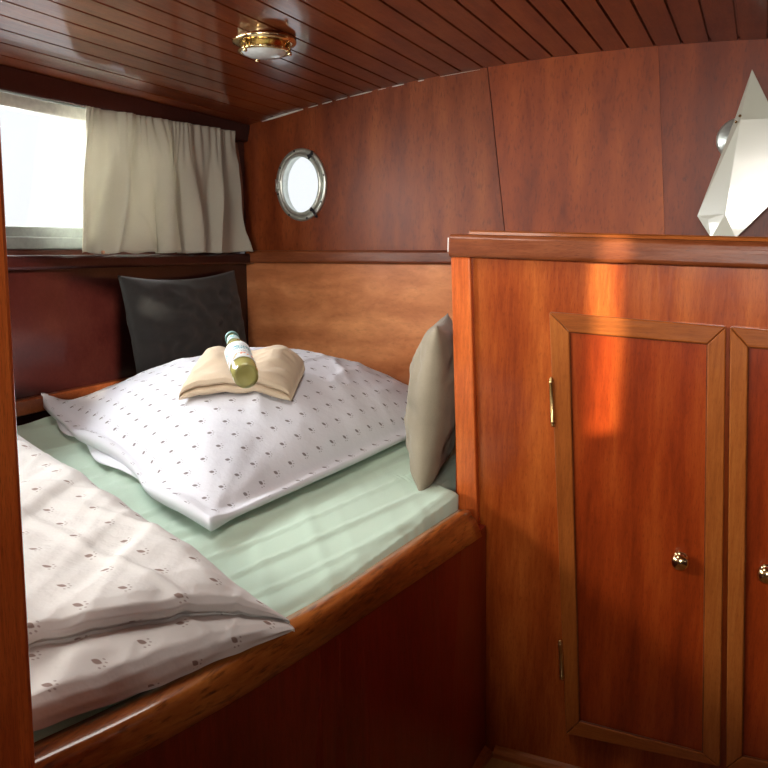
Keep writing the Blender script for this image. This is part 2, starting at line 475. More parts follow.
# beam in the corner of ceiling and side
bm = bmesh.new()
za = zc(XL + 0.09)
prism(bm, [(XL, YR, WZ1 + 0.0), (XL + 0.022, YR, WZ1 + 0.003), (XL + 0.034, YR, zc(XL + 0.034) - 0.002), (XL, YR, zc(XL) - 0.002)], (0, YB - YR - 0.002, 0))
t4 = link('trim_4', bm, MAHOG_DK, bevel=0.004); struct(t4, 'dark cove moulding where ceiling meets the side', 'moulding')
# daylight glints, built as pale beads, in the joint of bulkhead and ceiling
bm = bmesh.new()
rr = random.Random(3)
for xa, xb, r0 in ((262, 303, 0.0042), (308, 318, 0.002), (322, 332, 0.0025), (336, 347, 0.002), (350, 372, 0.0022), (378, 386, 0.001), (392, 404, 0.0022), (418, 424, 0.002), (440, 480, 0.0009)):
    def onj(px):
        lo, hi = 20.0, 200.0
        for _ in range(30):
            mid = (lo + hi) / 2; q = at(px, mid, Y=YB - 0.004)
            if q.z > zc(q.x) - 0.004: lo = mid
            else: hi = mid
        return at(px, hi, Y=YB - 0.004)
    pts = [onj(lerp(xa, xb, i / 6)) for i in range(7)]
    tube(bm, pts, [r0 * (0.3 + 0.7 * math.sin(PI * (i + 0.6) / 7.2)) for i in range(7)], 6)
t5 = link('trim_5', bm, BEAD_WHITE, smooth_=True); struct(t5, 'broken line of daylight glints built as white beads where far bulkhead meets ceiling', 'trim')

# ------------------------------------------------------------------ the near post
bm = bmesh.new()
a = at(2.5, 90, Y=0.52); b = at(9, 260, Y=0.52); c = at(39, 768, Y=0.52)
d = (c - a) / (c.z - a.z)
ptop = a + d * (zc(a.x) + 0.0 - a.z); pbot = a + d * (0 - a.z)
prism(bm, [pbot, ptop, ptop + Vector((-0.075, 0, 0)), pbot + Vector((-0.075, 0, 0))], (0, -0.05, 0))
po = link('trim_6', bm, POST_M, bevel=0.008, seg=3); struct(po, 'upright varnished post at the left edge of the view', 'post')

# ------------------------------------------------------------------ rail line
Rin = [(457, 510), (400, 547), (340, 586), (287, 616), (235, 644), (180, 672), (100, 711), (35, 741)]
Rcr = [(472, 514), (410, 557), (340, 607), (287, 638), (235, 668), (184, 698), (110, 736), (43, 768)]
Rlo = [(482, 538), (415, 584), (340, 635), (287, 670), (240, 700), (180, 735), (120, 768), (60, 800)]
ZR = 0.655
Ri = [at(*q, Z=ZR) for q in Rin]; Rc = [at(*q, Z=ZR - 0.004) for q in Rcr]; Rl = [at(*q, Z=ZR - 0.062) for q in Rlo]
def extend(l, n=0.25, s=0.0):
    d = (l[-1] - l[-2]).normalized(); return l + [l[-1] + d * n]
Ri, Rc, Rl = extend(Ri), extend(Rc), extend(Rl)
def sample(line, t):
    t *= len(line) - 1; i = min(int(t), len(line) - 2); f = t - i
    p0 = line[max(i-1, 0)]; p1 = line[i]; p2 = line[i+1]; p3 = line[min(i+2, len(line)-1)]
    return 0.5 * ((2*p1) + (p2-p0)*f + (2*p0-5*p1+4*p2-p3)*f*f + (-p0+3*p1-3*p2+p3)*f**3)
def xrail(y):
    best = None
    for i in range(61):
        q = sample(Ri, i / 60)
        if best is None or abs(q.y - y) < abs(best.y - y): best = q
    return best.x
_xr = [xrail(0.2 + 0.01 * k) for k in range(180)]
def xr_fast(y):
    k = max(0.0, min(178.0, (y - 0.2) / 0.01)); a = int(k); return lerp(_xr[a], _xr[a + 1], k - a)
def support(x, y):
    return max(zm(x, y) + 0.016, (ZR + 0.010) * smooth(-0.035, -0.012, x - xr_fast(y)))
def zm(x, y): return 0.645 + 0.08 * max(0, -x - 0.65) + 0.06 * max(0, min(y, 2.15) - 1)

berth = thing('berth', 'built-in raised bunk with oak rail and dark mahogany side panel', 'bunk', (-0.7, 1.2, 0))
rings = []
for i in range(49):
    t = i / 48
    pi_, pc_, pl_ = sample(Ri, t), sample(Rc, t), sample(Rl, t)
    n = (pc_ - pi_); n.z = 0
    n2 = n.normalized()
    z0 = ZR - 0.062
    ring = [Vector((pi_.x, pi_.y, z0)), Vector((pi_.x, pi_.y, ZR - 0.006)), pi_ + n * 0.1 + Vector((0, 0, 0.002)), pi_ + n * 0.5 + Vector((0, 0, 0.005)),
            pi_ + n * 0.86 + Vector((0, 0, 0.003)), pi_ + n * 0.94 + Vector((0, 0, 0.0)), pc_.copy() - Vector((0, 0, 0.004))]
    q = pl_.copy()
    mid = pc_.lerp(q, 0.28) + n2 * 0.005
    ring += [mid, pc_.lerp(q, 0.6) + n2 * 0.004, q + Vector((0, 0, 0.004)), q - n2 * 0.005]
    rings.append(ring)
bm = bmesh.new(); loft(bm, rings)
link('bed_rail', bm, RAIL_M, berth, smooth_=True)
bm = bmesh.new()
pr = []
for i in range(25):
    t = i / 24; q = sample(Rl, t); n = (sample(Rc, t) - sample(Ri, t)); n.z = 0; n.normalize()
    q = q - n * 0.012
    if i == 0: q = Vector((at(484, 540, Y=YC - 0.02).x, YC - 0.006, q.z))
    pr.append((q, n))
bot0 = at(488, 747, Z=0.0)
rings = []
for i, (q, n) in enumerate(pr):
    k = max(0, 1 - i / 8)
    bx = Vector((lerp(q.x, bot0.x, k), q.y, 0.0))
    rings.append([Vector((q.x, q.y, ZR - 0.060)), Vector((bx.x, bx.y, 0)), Vector((bx.x, bx.y, 0)) - n * 0.018, Vector((q.x, q.y, ZR - 0.060)) - n * 0.018])
loft(bm, rings)
link('side_panel', bm, MAHOG_DZ, berth)

# mattress under a fitted mint sheet
def mat_pt(i, j):
    y = lerp(0.36, YL - 0.008, j)
    xr_ = xrail(y) - 0.012 if y < 1.70 else lerp(xrail(1.70) - 0.012, -0.668, smooth(1.73, 1.765, y))
    xl_ = XL + 0.055
    x = lerp(xl_, xr_, i)
    edge = min((x - xl_), (xr_ - x), y - 0.36, YL - 0.008 - y)
    z = zm(x, y) - 0.008 * (1 - smooth(0, 0.03, edge))
    # sheet wrinkles, long soft creases along the bunk
    ang = math.radians(14)
    a = x * math.cos(ang) - (y) * math.sin(ang); b = x * math.sin(ang) + y * math.cos(ang)
    z += 0.010 * abs(nz(a * 9, b * 1.3, 2.0)) + 0.005 * max(0, 1 - abs(nz(a * 12, b * 1.1, 5)) * 6) - 0.002
    # fan of creases that run from under the big pillow towards the rail
    z += 0.006 * max(0, nz((y + x * 1.2) * 16, (x) * 2.5, 8)) * smooth(-1.9, -1.3, -abs(x + 0.9) - 0.6)
    return Vector((x, y, z - 0.004))
bm = bmesh.new()
vs = grid(bm, mat_pt, 150, 230, lambda i, j: (i * 1.3, j * 2.4))
mo_edge = [vs[i][0] for i in range(151)] + [vs[150][j] for j in range(1, 231)] + [vs[i][230] for i in range(149, -1, -1)] + [vs[0][j] for j in range(229, 0, -1)]
low = [bm.verts.new((v.co.x, v.co.y, 0.50)) for v in mo_edge]
n = len(low)
for i in range(n): bm.faces.new((mo_edge[i], mo_edge[(i+1) % n], low[(i+1) % n], low[i]))
bm.faces.new(low)
mt = link('mattress', bm, SHEET, smooth_=True)
tag(mt, 'mattress under a pale mint green fitted sheet on the bunk', 'mattress')
bm = bmesh.new(); box(bm, (XL + 0.025, 0.36, 0.44), (-0.80, YL - 0.004, 0.496))
link('slat_base', bm, PINE, berth)
for yy in (0.4, 1.3, 2.2):
    bm = bmesh.new(); box(bm, (XL + 0.1, yy, 0.0), (-0.9, yy + 0.03, 0.44)); link('bearer', bm, PINE, berth)

# ------------------------------------------------------------------ cupboard
cab = thing('cupboard', 'built-in mahogany cupboard with two panelled doors and brass knobs', 'cupboard', (-0.1, YC, 0))
pT = at(451, 257, Y=YC).z
cxL_t, cxL_b = at(462, 257, Y=YC).x, at(486, 750, Y=YC).x
CR = 0.62
bm = bmesh.new()
prism(bm, [Vector((cxL_b, YC, 0)), Vector((CR, YC, 0)), Vector((CR, YC, 1.205)), Vector((0.02, YC, 1.216)), Vector((cxL_t, YC, 1.236))], (0, 0.02, 0))
link('face_panel', bm, MAHOG_V, cab)
bm = bmesh.new()
prism(bm, [Vector((-0.655, YC + 0.021, 1.225)), Vector((-0.635, YC + 0.021, 1.225)), Vector((-0.615, YC + 0.021, 0.0)), Vector((-0.635, YC + 0.021, 0.0))], (0, YL - YC - 0.03, 0))
link('side_panel', bm, MAHOG_DZ, cab)
# top moulding: profile swept along X, slightly lower to the right
def zt_(x): return lerp(1.2865, 1.2655, (x + 0.663) / 0.672)
bm = bmesh.new()
rings = []
x0m = at(449, 240, Y=YC - 0.02).x
pf = [(0.0, -0.051), (-0.022, -0.051), (-0.026, -0.046), (-0.026, -0.018), (-0.024, -0.006), (-0.016, 0.0), (0.0, 0.001), (0.965 - 0.02, 0.001), (0.945, -0.03), (0.06, -0.03), (0.05, -0.051)]
for xx in [lerp(x0m, CR, i / 8) for i in range(9)]:
    rings.append([Vector((xx, YC + a, zt_(xx) + b)) for a, b in pf])
loft(bm, rings)
link('top_moulding', bm, MAHOG_X, cab, bevel=0.004, seg=3)
# thin lighter bead on top of the moulding
bm = bmesh.new()
rings = []
for xx in [lerp(x0m + 0.045, CR, i / 8) for i in range(9)]:
    rings.append([Vector((xx, YC + a, zt_(xx) + 0.001 + b)) for a, b in ((-0.012, 0.0), (-0.010, 0.006), (-0.004, 0.009), (0.02, 0.009), (0.03, 0.0))])
loft(bm, rings); link('edge_bead', bm, FRAME_X, cab)
# corner post
bm = bmesh.new()
YP = YC - 0.018
A = [at(450.5, 257, Y=YP), at(470, 258, Y=YP), at(478, 524, Y=YP), at(457, 510, Y=YP)]
A[0].z = A[1].z = min(A[0].z, zt_(-0.63) - 0.051)
A[3].z = ZR - 0.03; A[2].z = ZR - 0.06
prism(bm, [A[0], A[1], A[2], A[3]], (0, 0.04, 0))
link('corner_post', bm, POST_M, cab, bevel=0.004, seg=3)
bm = bmesh.new(); sx_ = at(451, 240, Y=YC - 0.03)
tube(bm, [(x0m - 0.001, YC - 0.02, zt_(x0m) - 0.008), (x0m - 0.001, YC - 0.02, zt_(x0m) - 0.04)], 0.0022, 6)
link('edging_strip', bm, BEAD_WHITE, cab)

def door(tl, tr, br, bl, itl, itr, ibr, ibl, knob, hinges):
    yo = YC - 0.018
    O = [at(*q, Y=yo) for q in (tl, tr, br, bl)]; I = [at(*q, Y=yo) for q in (itl, itr, ibr, ibl)]
    ctr = sum(O, Vector()) / 4
    bm = bmesh.new()
    Ip = [p + (p - ctr).normalized() * 0.012 for p in I]
    prism(bm, [p + Vector((0, 0.008, 0)) for p in Ip], (0, 0.008, 0))
    dp = link('door', bm, MAHOG_P, cab)
    for k in range(4):          # four mitred frame members
        bm = bmesh.new()
        k2 = (k + 1) % 4
        g = (O[k2] - O[k]).normalized() * 0.0004
        prism(bm, [O[k] + g, O[k2] - g, I[k2] - g, I[k] + g], (0, 0.017, 0))
        link('stile' if k in (1, 3) else 'rail', bm, FRAME_V if k in (1, 3) else FRAME_X, dp, bevel=0.0025)
    # thin inner bead
    bm = bmesh.new()
    for k in range(4):
        tube(bm, [I[k] + Vector((0, 0.005, 0)), I[(k+1) % 4] + Vector((0, 0.005, 0))], 0.0025, 6)
    link('inner_bead', bm, MAHOG_X, dp)
    kp = at(*knob, Y=yo - 0.012)
    bm = bmesh.new()
    lathe(bm, (kp.x, YC - 0.010, kp.z), (0, -1, 0), [(a * 1.45, b * 1.1) for a, b in ((0.0001, 0), (0.0115, 0), (0.0115, 0.002), (0.0085, 0.004), (0.0060, 0.010), (0.0075, 0.013), (0.0115, 0.016), (0.0130, 0.021), (0.0122, 0.026), (0.0080, 0.0305), (0.0001, 0.0325))], 28)
    link('knob', bm, BRASS, dp, smooth_=True)
    for (hx, hy0, hy1) in hinges:
        a = at(hx, hy0, Y=yo - 0.003); b = at(hx + (2 if hx < 700 else 0), hy1, Y=yo - 0.003)
        bm = bmesh.new()
        tube(bm, [a + (b - a) * s for s in (0, 0.02, 0.05, 0.07, 0.09, 0.12, 0.13, 0.4, 0.87, 0.88, 0.91, 0.93, 0.95, 0.98, 1)],
             [0.001, 0.0036, 0.0046, 0.003, 0.0056, 0.0056, 0.0048, 0.0048, 0.0048, 0.0056, 0.0056, 0.003, 0.0046, 0.0036, 0.001], 12)
        h = (b - a)
        for s in (0.35, 0.62):
            c_ = a + h * s
            tube(bm, [c_, c_ + h * 0.008], 0.0053, 12)
        link('hinge', bm, BRASS_D, dp, smooth_=True)
    return dp
door((549, 312), (726, 327), (720, 767), (566, 734), (569, 332), (707.5, 344), (703, 754), (579, 722), (680, 562),
     [(551, 377, 427), (560, 640, 680)])
door((730, 327), (912, 343), (890, 800), (726, 768), (748, 347), (892, 361), (875, 786), (742, 757), (767, 575), [])

# skirting trims on the floor
def skirt(p0, p1, inward, name, label):
    bm = bmesh.new()
    inn = Vector(inward).normalized()
    prof = [(0, 0), (0.022, 0), (0.020, 0.010), (0.012, 0.019), (0, 0.022)]
    loft(bm, [[p + inn * a + Vector((0, 0, b)) for a, b in prof] for p in (Vector(p0), Vector(p1))])
    o = link(name, bm, FRAME_X); struct(o, label, 'skirting')
skirt((bot0.x + 0.024, YC - 0.001, 0), (CR, YC - 0.001, 0), (0, -1, 0), 'trim_7', 'quarter round strip on the floor along the cupboard')
q1_ = pr[-1][0].copy(); q1_.z = 0
qa = Vector((bot0.x, pr[0][0].y - 0.01, 0)) + Vector((0.001, 0, 0)); k8 = pr[8][0]
skirt(qa, (k8.x + 0.001, k8.y, 0), (1, -0.1, 0), 'trim_8', 'quarter round strip on the floor along the bunk')

# ------------------------------------------------------------------ porthole (a window)
ph = bpy.data.objects.new('window_3', None); C.objects.link(ph); ph.location = pc
struct(ph, 'round nickel porthole in the far bulkhead', 'window')
def elr(bm, rads, n=56):
    """rings: (scale of the opening ellipse, added radius, y)"""
    rings = []
    for add, y in rads:
        rings.append([pc + Vector((math.cos(2*PI*k/n) * (PRX + add), y, math.sin(2*PI*k/n) * (PRZ + add))) for k in range(n)])
    rs = [[bm.verts.new(p) for p in r] for r in rings]
    for a, b in zip(rs, rs[1:] + rs[:1]):
        for i in range(n): bm.faces.new((a[i], a[(i+1) % n], b[(i+1) % n], b[i]))
bm = bmesh.new(); elr(bm, [(-0.012, 0.04), (-0.012, -0.004), (-0.002, -0.010), (0.010, -0.012), (0.012, -0.001), (-0.002, -0.0005), (-0.002, 0.04)])
link('mounting_ring', bm, NICKEL, ph, smooth_=True)
bm = bmesh.new(); elr(bm, [(-0.020, -0.004), (-0.022, -0.014), (-0.016, -0.020), (-0.008, -0.018), (-0.005, -0.011), (-0.008, -0.004)])
link('opening_ring', bm, NICKEL, ph, smooth_=True)
bm = bmesh.new()
ring_ = [pc + Vector((math.cos(2*PI*k/48) * (PRX - 0.014), -0.008, math.sin(2*PI*k/48) * (PRZ - 0.014))) for k in range(48)]
prism(bm, ring_, (0, 0.004, 0)); link('glass', bm, GLASS, ph)
for k in range(8):
    an = 2 * PI * k / 8 + 0.25
    c_ = pc + Vector((math.cos(an) * (PRX + 0.005), -0.010, math.sin(an) * (PRZ + 0.005)))
    bm = bmesh.new(); lathe(bm, c_, (0, -1, 0), [(0.001, 0), (0.0042, 0), (0.004, 0.002), (0.001, 0.0032)], 12)
    link('bolt', bm, DARKMET, ph, smooth_=True)
for an, ln in ((-0.95, 0.032), (1.05, 0.022)):
    c_ = pc + Vector((math.cos(an) * (PRX - 0.006), -0.018, math.sin(an) * (PRZ - 0.006)))
    dirv = Vector((math.cos(an), 0, math.sin(an)))
    bm = bmesh.new(); tube(bm, [c_ - dirv * 0.012, c_, c_ + dirv * ln * 0.6, c_ + dirv * ln], [0.004, 0.006, 0.004, 0.006], 10)
    tube(bm, [c_ + Vector((0, 0.012, 0)), c_ - Vector((0, 0.012, 0))], 0.005, 10)
    link('clamp', bm, DARKMET, ph, smooth_=True)
bm = bmesh.new()
c_ = pc + Vector((-(PRX + 0.004), -0.016, 0.0))
tube(bm, [c_ - Vector((0, 0, 0.024)), c_ + Vector((0, 0, 0.024))], 0.0055, 12)
for zz in (-0.014, 0.014): tube(bm, [c_ + Vector((0, 0, zz)), c_ + Vector((0.018, 0, zz))], 0.004, 8)
link('hinge', bm, NICKEL, ph, smooth_=True)

# ------------------------------------------------------------------ curtain
cur = thing('curtain', 'short gathered linen curtain drawn to the right of the side window', 'curtain', (XL + 0.07, 2.2, WZ1))
XC = XL + 0.065
b0 = at(74, 256, X=XC); b1 = at(247, 253, X=XC + 0.02); c0 = at(84, 106, X=XC); c1 = at(234, 131, X=XC)
ZB = 1.242
def cur_pt(i, j, d=0.0):
    # i across, j down
    yt = lerp(c0.y, c1.y, i); yb = lerp(b0.y, min(b1.y, YB - 0.02), i)
    k = j ** 1.25
    y = lerp(yt, yb, k)
    zt0 = lerp(c0.z, c1.z, i)
    z = lerp(zt0, ZB, j)
    ii = i + 0.045 * math.sin(i * 9.0 + 1.0) * (0.4 + j) + 0.02 * math.sin(i * 21 + 4 * j)
    f = math.sin(ii * 2 * PI * 5.2 + 0.8 * math.sin(j * 2 + ii * 5)); f = math.copysign(abs(f) ** 0.7, f) * 0.75 + 0.3 * math.sin(ii * 2 * PI * 9.3 + 1.3 + j)
    fine = math.sin(ii * 2 * PI * 27 + 2 * nz(i * 9, 0.5)) * 0.0045 * (1 - smooth(0.05, 0.45, j))
    amp = (0.010 + 0.036 * smooth(0.0, 0.7, j)) * (0.75 + 0.5 * nz(i * 4, 3.3))
    return Vector((XC + f * amp + fine + 0.018 * j + 0.006 * nz(i * 6, j * 3, 4) + d, y + 0.012 * math.cos(ii * 2 * PI * 6.2) * j, z + 0.003 * math.sin(i * 40) * j))
bm = bmesh.new(); grid(bm, cur_pt, 220, 40, lambda i, j: (i * 1.1, j * 0.42))
o = link('cloth_panel', bm, CURTAIN, cur, smooth_=True)
s = o.modifiers.new('solid', 'SOLIDIFY'); s.thickness = 0.0015
bm = bmesh.new()
def lin_pt(i, j):
    y = lerp(c1.y - 0.01, lerp(c1.y + 0.03, b1.y + 0.01, j), i)
    return Vector((XC + 0.03 + 0.01 * math.sin(i * 5 + j * 2), min(y, YB - 0.012), lerp(c1.z - 0.03, ZB + 0.005, j)))
def lin_pt(i, j):
    y = lerp(2.50, 2.715 - 0.03 * (1 - math.sin(PI * j)), i)
    return Vector((XL + 0.012 + 0.006 * math.sin(i * 7 + j), y, lerp(WZ1 - 0.01, ZB, j)))
grid(bm, lin_pt, 12, 16, lambda i, j: (i * 0.1, j * 0.4))
o = link('lining', bm, LINING, cur, smooth_=True); s = o.modifiers.new('solid', 'SOLIDIFY'); s.thickness = 0.0012
bm = bmesh.new(); tube(bm, [(XC - 0.02, 0.95, WZ1 - 0.006), (XC - 0.02, 2.60, WZ1 - 0.006)], 0.003, 8)
link('curtain_wire', bm, GREYFR, cur, smooth_=True)
tb_ = at(103, 256, X=XL + 0.062)
bm = bmesh.new(); tube(bm, [(XL + 0.072, tb_.y - 0.012, 1.243), (XL + 0.072, tb_.y + 0.016, 1.243)], 0.006, 10)
link('hem_toggle', bm, PINKTAB, cur, smooth_=True)

# ------------------------------------------------------------------ ceiling lamp
lp = at(264, 42, Z=1.825)
lz = zc(lp.x) - 0.001
lamp = thing('ceiling_lamp', 'small round brass ceiling lamp with opal glass', 'lamp', (lp.x, lp.y, lz))
def LR(name, prof, m, n=40):
    bm = bmesh.new(); lathe(bm, (lp.x, lp.y, lz), (0, 0, -1), [(a * 1.12, b * 0.85) for a, b in prof], n); return link(name, bm, m, lamp, smooth_=True)
LR('base_plate', [(0.0001, -0.010), (0.080, -0.010), (0.082, 0.004), (0.078, 0.010), (0.066, 0.012), (0.0001, 0.012)], BRASS)
LR('collar', [(0.058, 0.010), (0.062, 0.012), (0.061, 0.026), (0.066, 0.031), (0.066, 0.036), (0.060, 0.038), (0.056, 0.034), (0.055, 0.012)], BRASS)
LR('glass_dish', [(0.055, 0.028), (0.056, 0.037), (0.050, 0.044), (0.036, 0.050), (0.018, 0.053), (0.0001, 0.054)], GLOBE)
for k in range(3):
    an = 0.75 + 2 * PI * k / 3 - YAW
    dv = Vector((math.cos(an), math.sin(an), 0))
    c_ = Vector((lp.x, lp.y, lz)) + dv * 0.073 + Vector((0, 0, -0.026))
    bm = bmesh.new()
    tube(bm, [c_ + Vector((0, 0, 0.016)), c_ + Vector((0, 0, 0.004)), c_ + Vector((0, 0, -0.004)), c_ + Vector((0, 0, -0.007)), c_ + Vector((0, 0, -0.014)), c_ + Vector((0, 0, -0.016))], [0.0035, 0.0035, 0.0035, 0.0065, 0.0065, 0.002], 12)
    link('thumbscrew', bm, BRASS, lamp, smooth_=True)

# ------------------------------------------------------------------ wall lamp: folded white glass
YW_ = YB - 0.02
mm, nt, p = new_mat('frosted_white_glass')
p.inputs['Base Color'].default_value = (0.80, 0.80, 0.68, 1); p.inputs['Roughness'].default_value = 0.25
p.inputs['Coat Weight'].default_value = 0.5
vv = noise_tex(nt, texco(nt, 'Object'), 3, 2)
nt.links.new(ramp(nt, vv, [(0.3, (0.58, 0.58, 0.47)), (0.7, (0.64, 0.65, 0.56))]), p.inputs['Base Color'])
FROST = mm
def wp(x, y, d): return at(x, y, Y=YB - d)
wlamp = thing('wall_lamp', 'wall lamp with a white folded glass shade like a handkerchief', 'lamp', tuple(wp(742, 180, 0.0)))
pts = {'apex': wp(752, 69, 0.035), 'rt': wp(776, 118, 0.080), 'lm': wp(735, 118, 0.050), 'L': wp(697, 216, 0.045), 'bl': wp(711, 238, 0.075), 'br': wp(736, 238, 0.086),
       'f1': wp(740, 120, 0.080), 'f2': wp(725, 214, 0.086), 'r1': wp(812, 116, 0.080), 'R': wp(800, 180, 0.083), 'Rm': wp(776, 199, 0.084), 'fb': wp(708, 219, 0.066)}
bm = bmesh.new()
V = {k: bm.verts.new(v) for k, v in pts.items()}
for f in (('apex', 'lm', 'f1'), ('apex', 'f1', 'rt'), ('lm', 'L', 'fb', 'f2', 'f1'), ('L', 'bl', 'fb'), ('fb', 'bl', 'br', 'f2'), ('f1', 'f2', 'br', 'Rm', 'rt'), ('rt', 'Rm', 'R', 'r1')):
    bm.faces.new([V[q] for q in f])
o = link('glass_shade', bm, FROST, wlamp)
s = o.modifiers.new('solid', 'SOLIDIFY'); s.thickness = 0.004; s.offset = 1
bv = o.modifiers.new('bevel', 'BEVEL'); bv.width = 0.001; bv.segments = 1
bc = wp(738, 139, 0.0)
bm = bmesh.new(); lathe(bm, (bc.x, YB, bc.z), (0, -1, 0), [(0.0001, 0), (0.062, 0), (0.062, 0.006), (0.055, 0.012), (0.02, 0.016), (0.012, 0.035), (0.0001, 0.036)], 36)
link('wall_plate', bm, NICKEL, wlamp, smooth_=True)
for q in ((740, 116), (736, 122)):
    c_ = wp(*q, 0.085); bm = bmesh.new(); lathe(bm, c_, (0, -1, 0), [(0.0001, 0), (0.0045, 0), (0.004, 0.006), (0.0001, 0.008)], 12)
    link('clip', bm, BRASS, wlamp, smooth_=True)

# ------------------------------------------------------------------ soft things
def cushion(name, cen, ex, ey, en, w_, h_, T, m, label, sag=0.0, seed=0.0, n=44, pinch=0.06, parent=None, wr=0.006):
    """a stuffed square: ex, ey span its face, en points out of it"""
    cen, ex, ey, en = Vector(cen), Vector(ex).normalized(), Vector(ey).normalized(), Vector(en).normalized()
    bm = bmesh.new(); lay = bm.loops.layers.uv.verify()
    def P(i, j, side):
        u, v = 2*i/n - 1, 2*j/n - 1
        pu = u * (1 - pinch * (1 - v*v) * abs(u)); pv = v * (1 - pinch * (1 - u*u) * abs(v))
        hgt = T * ((max(0, 1 - abs(u)**2.4)) * (max(0, 1 - abs(v)**2.4))) ** 0.55
        wv = wr * nz(u * 3 + seed, v * 3, seed) + wr * 0.6 * nz(u * 7, v * 7 + seed, seed + side)
        edge = max(abs(u), abs(v))
        hgt += wv * (1 - edge**4)
        p = cen + ex * (pu * w_/2) + ey * (pv * h_/2 - sag * (1 - u*u) * max(0, v)) + en * (side * hgt)
        return p
    top = [[bm.verts.new(P(i, j, 1)) for j in range(n+1)] for i in range(n+1)]
    bot = [[(top[i][j] if i in (0, n) or j in (0, n) else bm.verts.new(P(i, j, -1))) for j in range(n+1)] for i in range(n+1)]
    for g in (top, bot):
        for i in range(n):
            for j in range(n):
                f = bm.faces.new((g[i][j], g[i+1][j], g[i+1][j+1], g[i][j+1]))
                for l, (a, b) in zip(f.loops, ((i, j), (i+1, j), (i+1, j+1), (i, j+1))): l[lay].uv = (a/n*w_, b/n*h_)
    o = link(name, bm, m, parent, smooth_=True)
    if label: tag(o, label, 'cushion')
    return o
# charcoal cushion in the far left corner
ca = at(122, 280, X=XL + 0.14); cb = at(236, 278, Y=2.60)
ca = Vector((XL + 0.13, ca.y, 0)); cb = Vector((cb.x, 2.60, 0))
ex = (cb - ca).normalized(); wcu = (cb - ca).length
enr = Vector((ex.y, -ex.x, 0))
lean = (Vector((0, 0, 1)) - enr * 0.16).normalized()
ztop = at(180, 276, Y=2.35).z
mid = (ca + cb) / 2
cen = Vector((mid.x, mid.y, ztop - 0.155)) + enr * 0.022
cushion('cushion', cen, ex, lean, enr, wcu, 0.35, 0.045, DKCUSH, 'charcoal grey cushion standing in the corner behind the pillow', sag=0.022, seed=3, pinch=0.02, wr=0.022)
# taupe cushion leaning on the cupboard's side
ctop = Vector((-0.678, 1.92, 1.03)); cb_ = Vector((-0.692, 1.875, 0.69))
lean = (ctop - cb_).normalized()
cc = (ctop + cb_) / 2 + Vector((-0.054, 0, 0.014))
exy = Vector((-0.30, 1, 0)).normalized()
cushion('cushion', cc, exy, lean, exy.cross(lean), 0.38, 0.41, 0.066, BEIGE, 'taupe cushion leaning against the end of the cupboard', seed=9, pinch=0.05, wr=0.012)

# big pillow
L = at(42, 411, Z=0.790); Rr = at(462, 410, Z=0.765); Fc = at(206, 531, Z=0.700)
Bk = Vector((-1.44, 2.50, 0.815))
PT = 0.172
def pil(i, j, side, n=1):
    u, v = 2*i - 1, 2*j - 1            # i: F->R / L->B , j: F->L / R->B
    base = Fc.lerp(Rr, i).lerp(L.lerp(Bk, i), j)
    out = Vector((0, 0, 0))
    eu, ev = 1 - u*u, 1 - v*v
    c0_ = (Fc + Rr + L + Bk) / 4
    pin = -0.012
    dirc = (c0_ - base); dirc.z = 0
    base = base + dirc * (pin * (max(eu, 0) * abs(v)**3 + max(ev, 0) * abs(u)**3))
    fl = 0.93                           # flat hem outside
    uu, vv = min(1, abs(u) / fl), min(1, abs(v) / fl)
    h = ((1 - uu**2.0) * (1 - vv**2.0)) ** 0.60
    # flatten under the towel
    wr = 0.005 * max(0, 1 - abs(nz(i * 3.5, j * 5, 51)) * 7) + 0.005 * max(0, 1 - abs(nz(i * 6, j * 3, 61)) * 8) + 0.008 * nz(i * 5, j * 5, 1) + 0.0035 * nz(i * 13, j * 13, 3)
    # radiating wrinkles from the front corner and the right corner
    d1 = math.hypot(i, j); a1 = math.atan2(j, i + 1e-6)
    wr += 0.003 * math.sin(a1 * 19 + 2) * math.exp(-d1 * 3.2) * smooth(0.02, 0.12, d1)
    d2 = math.hypot(1 - i, j); a2 = math.atan2(j, 1 - i + 1e-6)
    wr += 0.004 * math.sin(a2 * 17) * math.exp(-d2 * 3.5) * smooth(0.02, 0.12, d2)
    # wavy open hem on the left edge (i = 0)
    e0 = math.exp(-(i / 0.05) ** 2)
    wave = 0.016 * math.sin(j * 13 + 0.7) * e0 * smooth(0, 0.15, j) 
    base = base + Vector((0.014 * math.sin(j * 17 + 1), -0.010 * math.sin(j * 11), 0)) * e0
    base.z = max(base.z, zm(base.x, base.y) + 0.024)
    if side > 0: z = base.z + 0.006 + PT * h + wr * (0.3 + h) + wave + 0.012 * e0
    else: z = max(zm(base.x, base.y) + 0.017, base.z - 0.006 - 0.02 * h + wave * 0.4)
    return Vector((base.x, base.y, z))
n = 110
bm = bmesh.new(); lay = bm.loops.layers.uv.verify()
top = [[bm.verts.new(pil(i/n, j/n, 1)) for j in range(n+1)] for i in range(n+1)]
bot = [[bm.verts.new(pil(i/n, j/n, -1)) for j in range(n+1)] for i in range(n+1)]
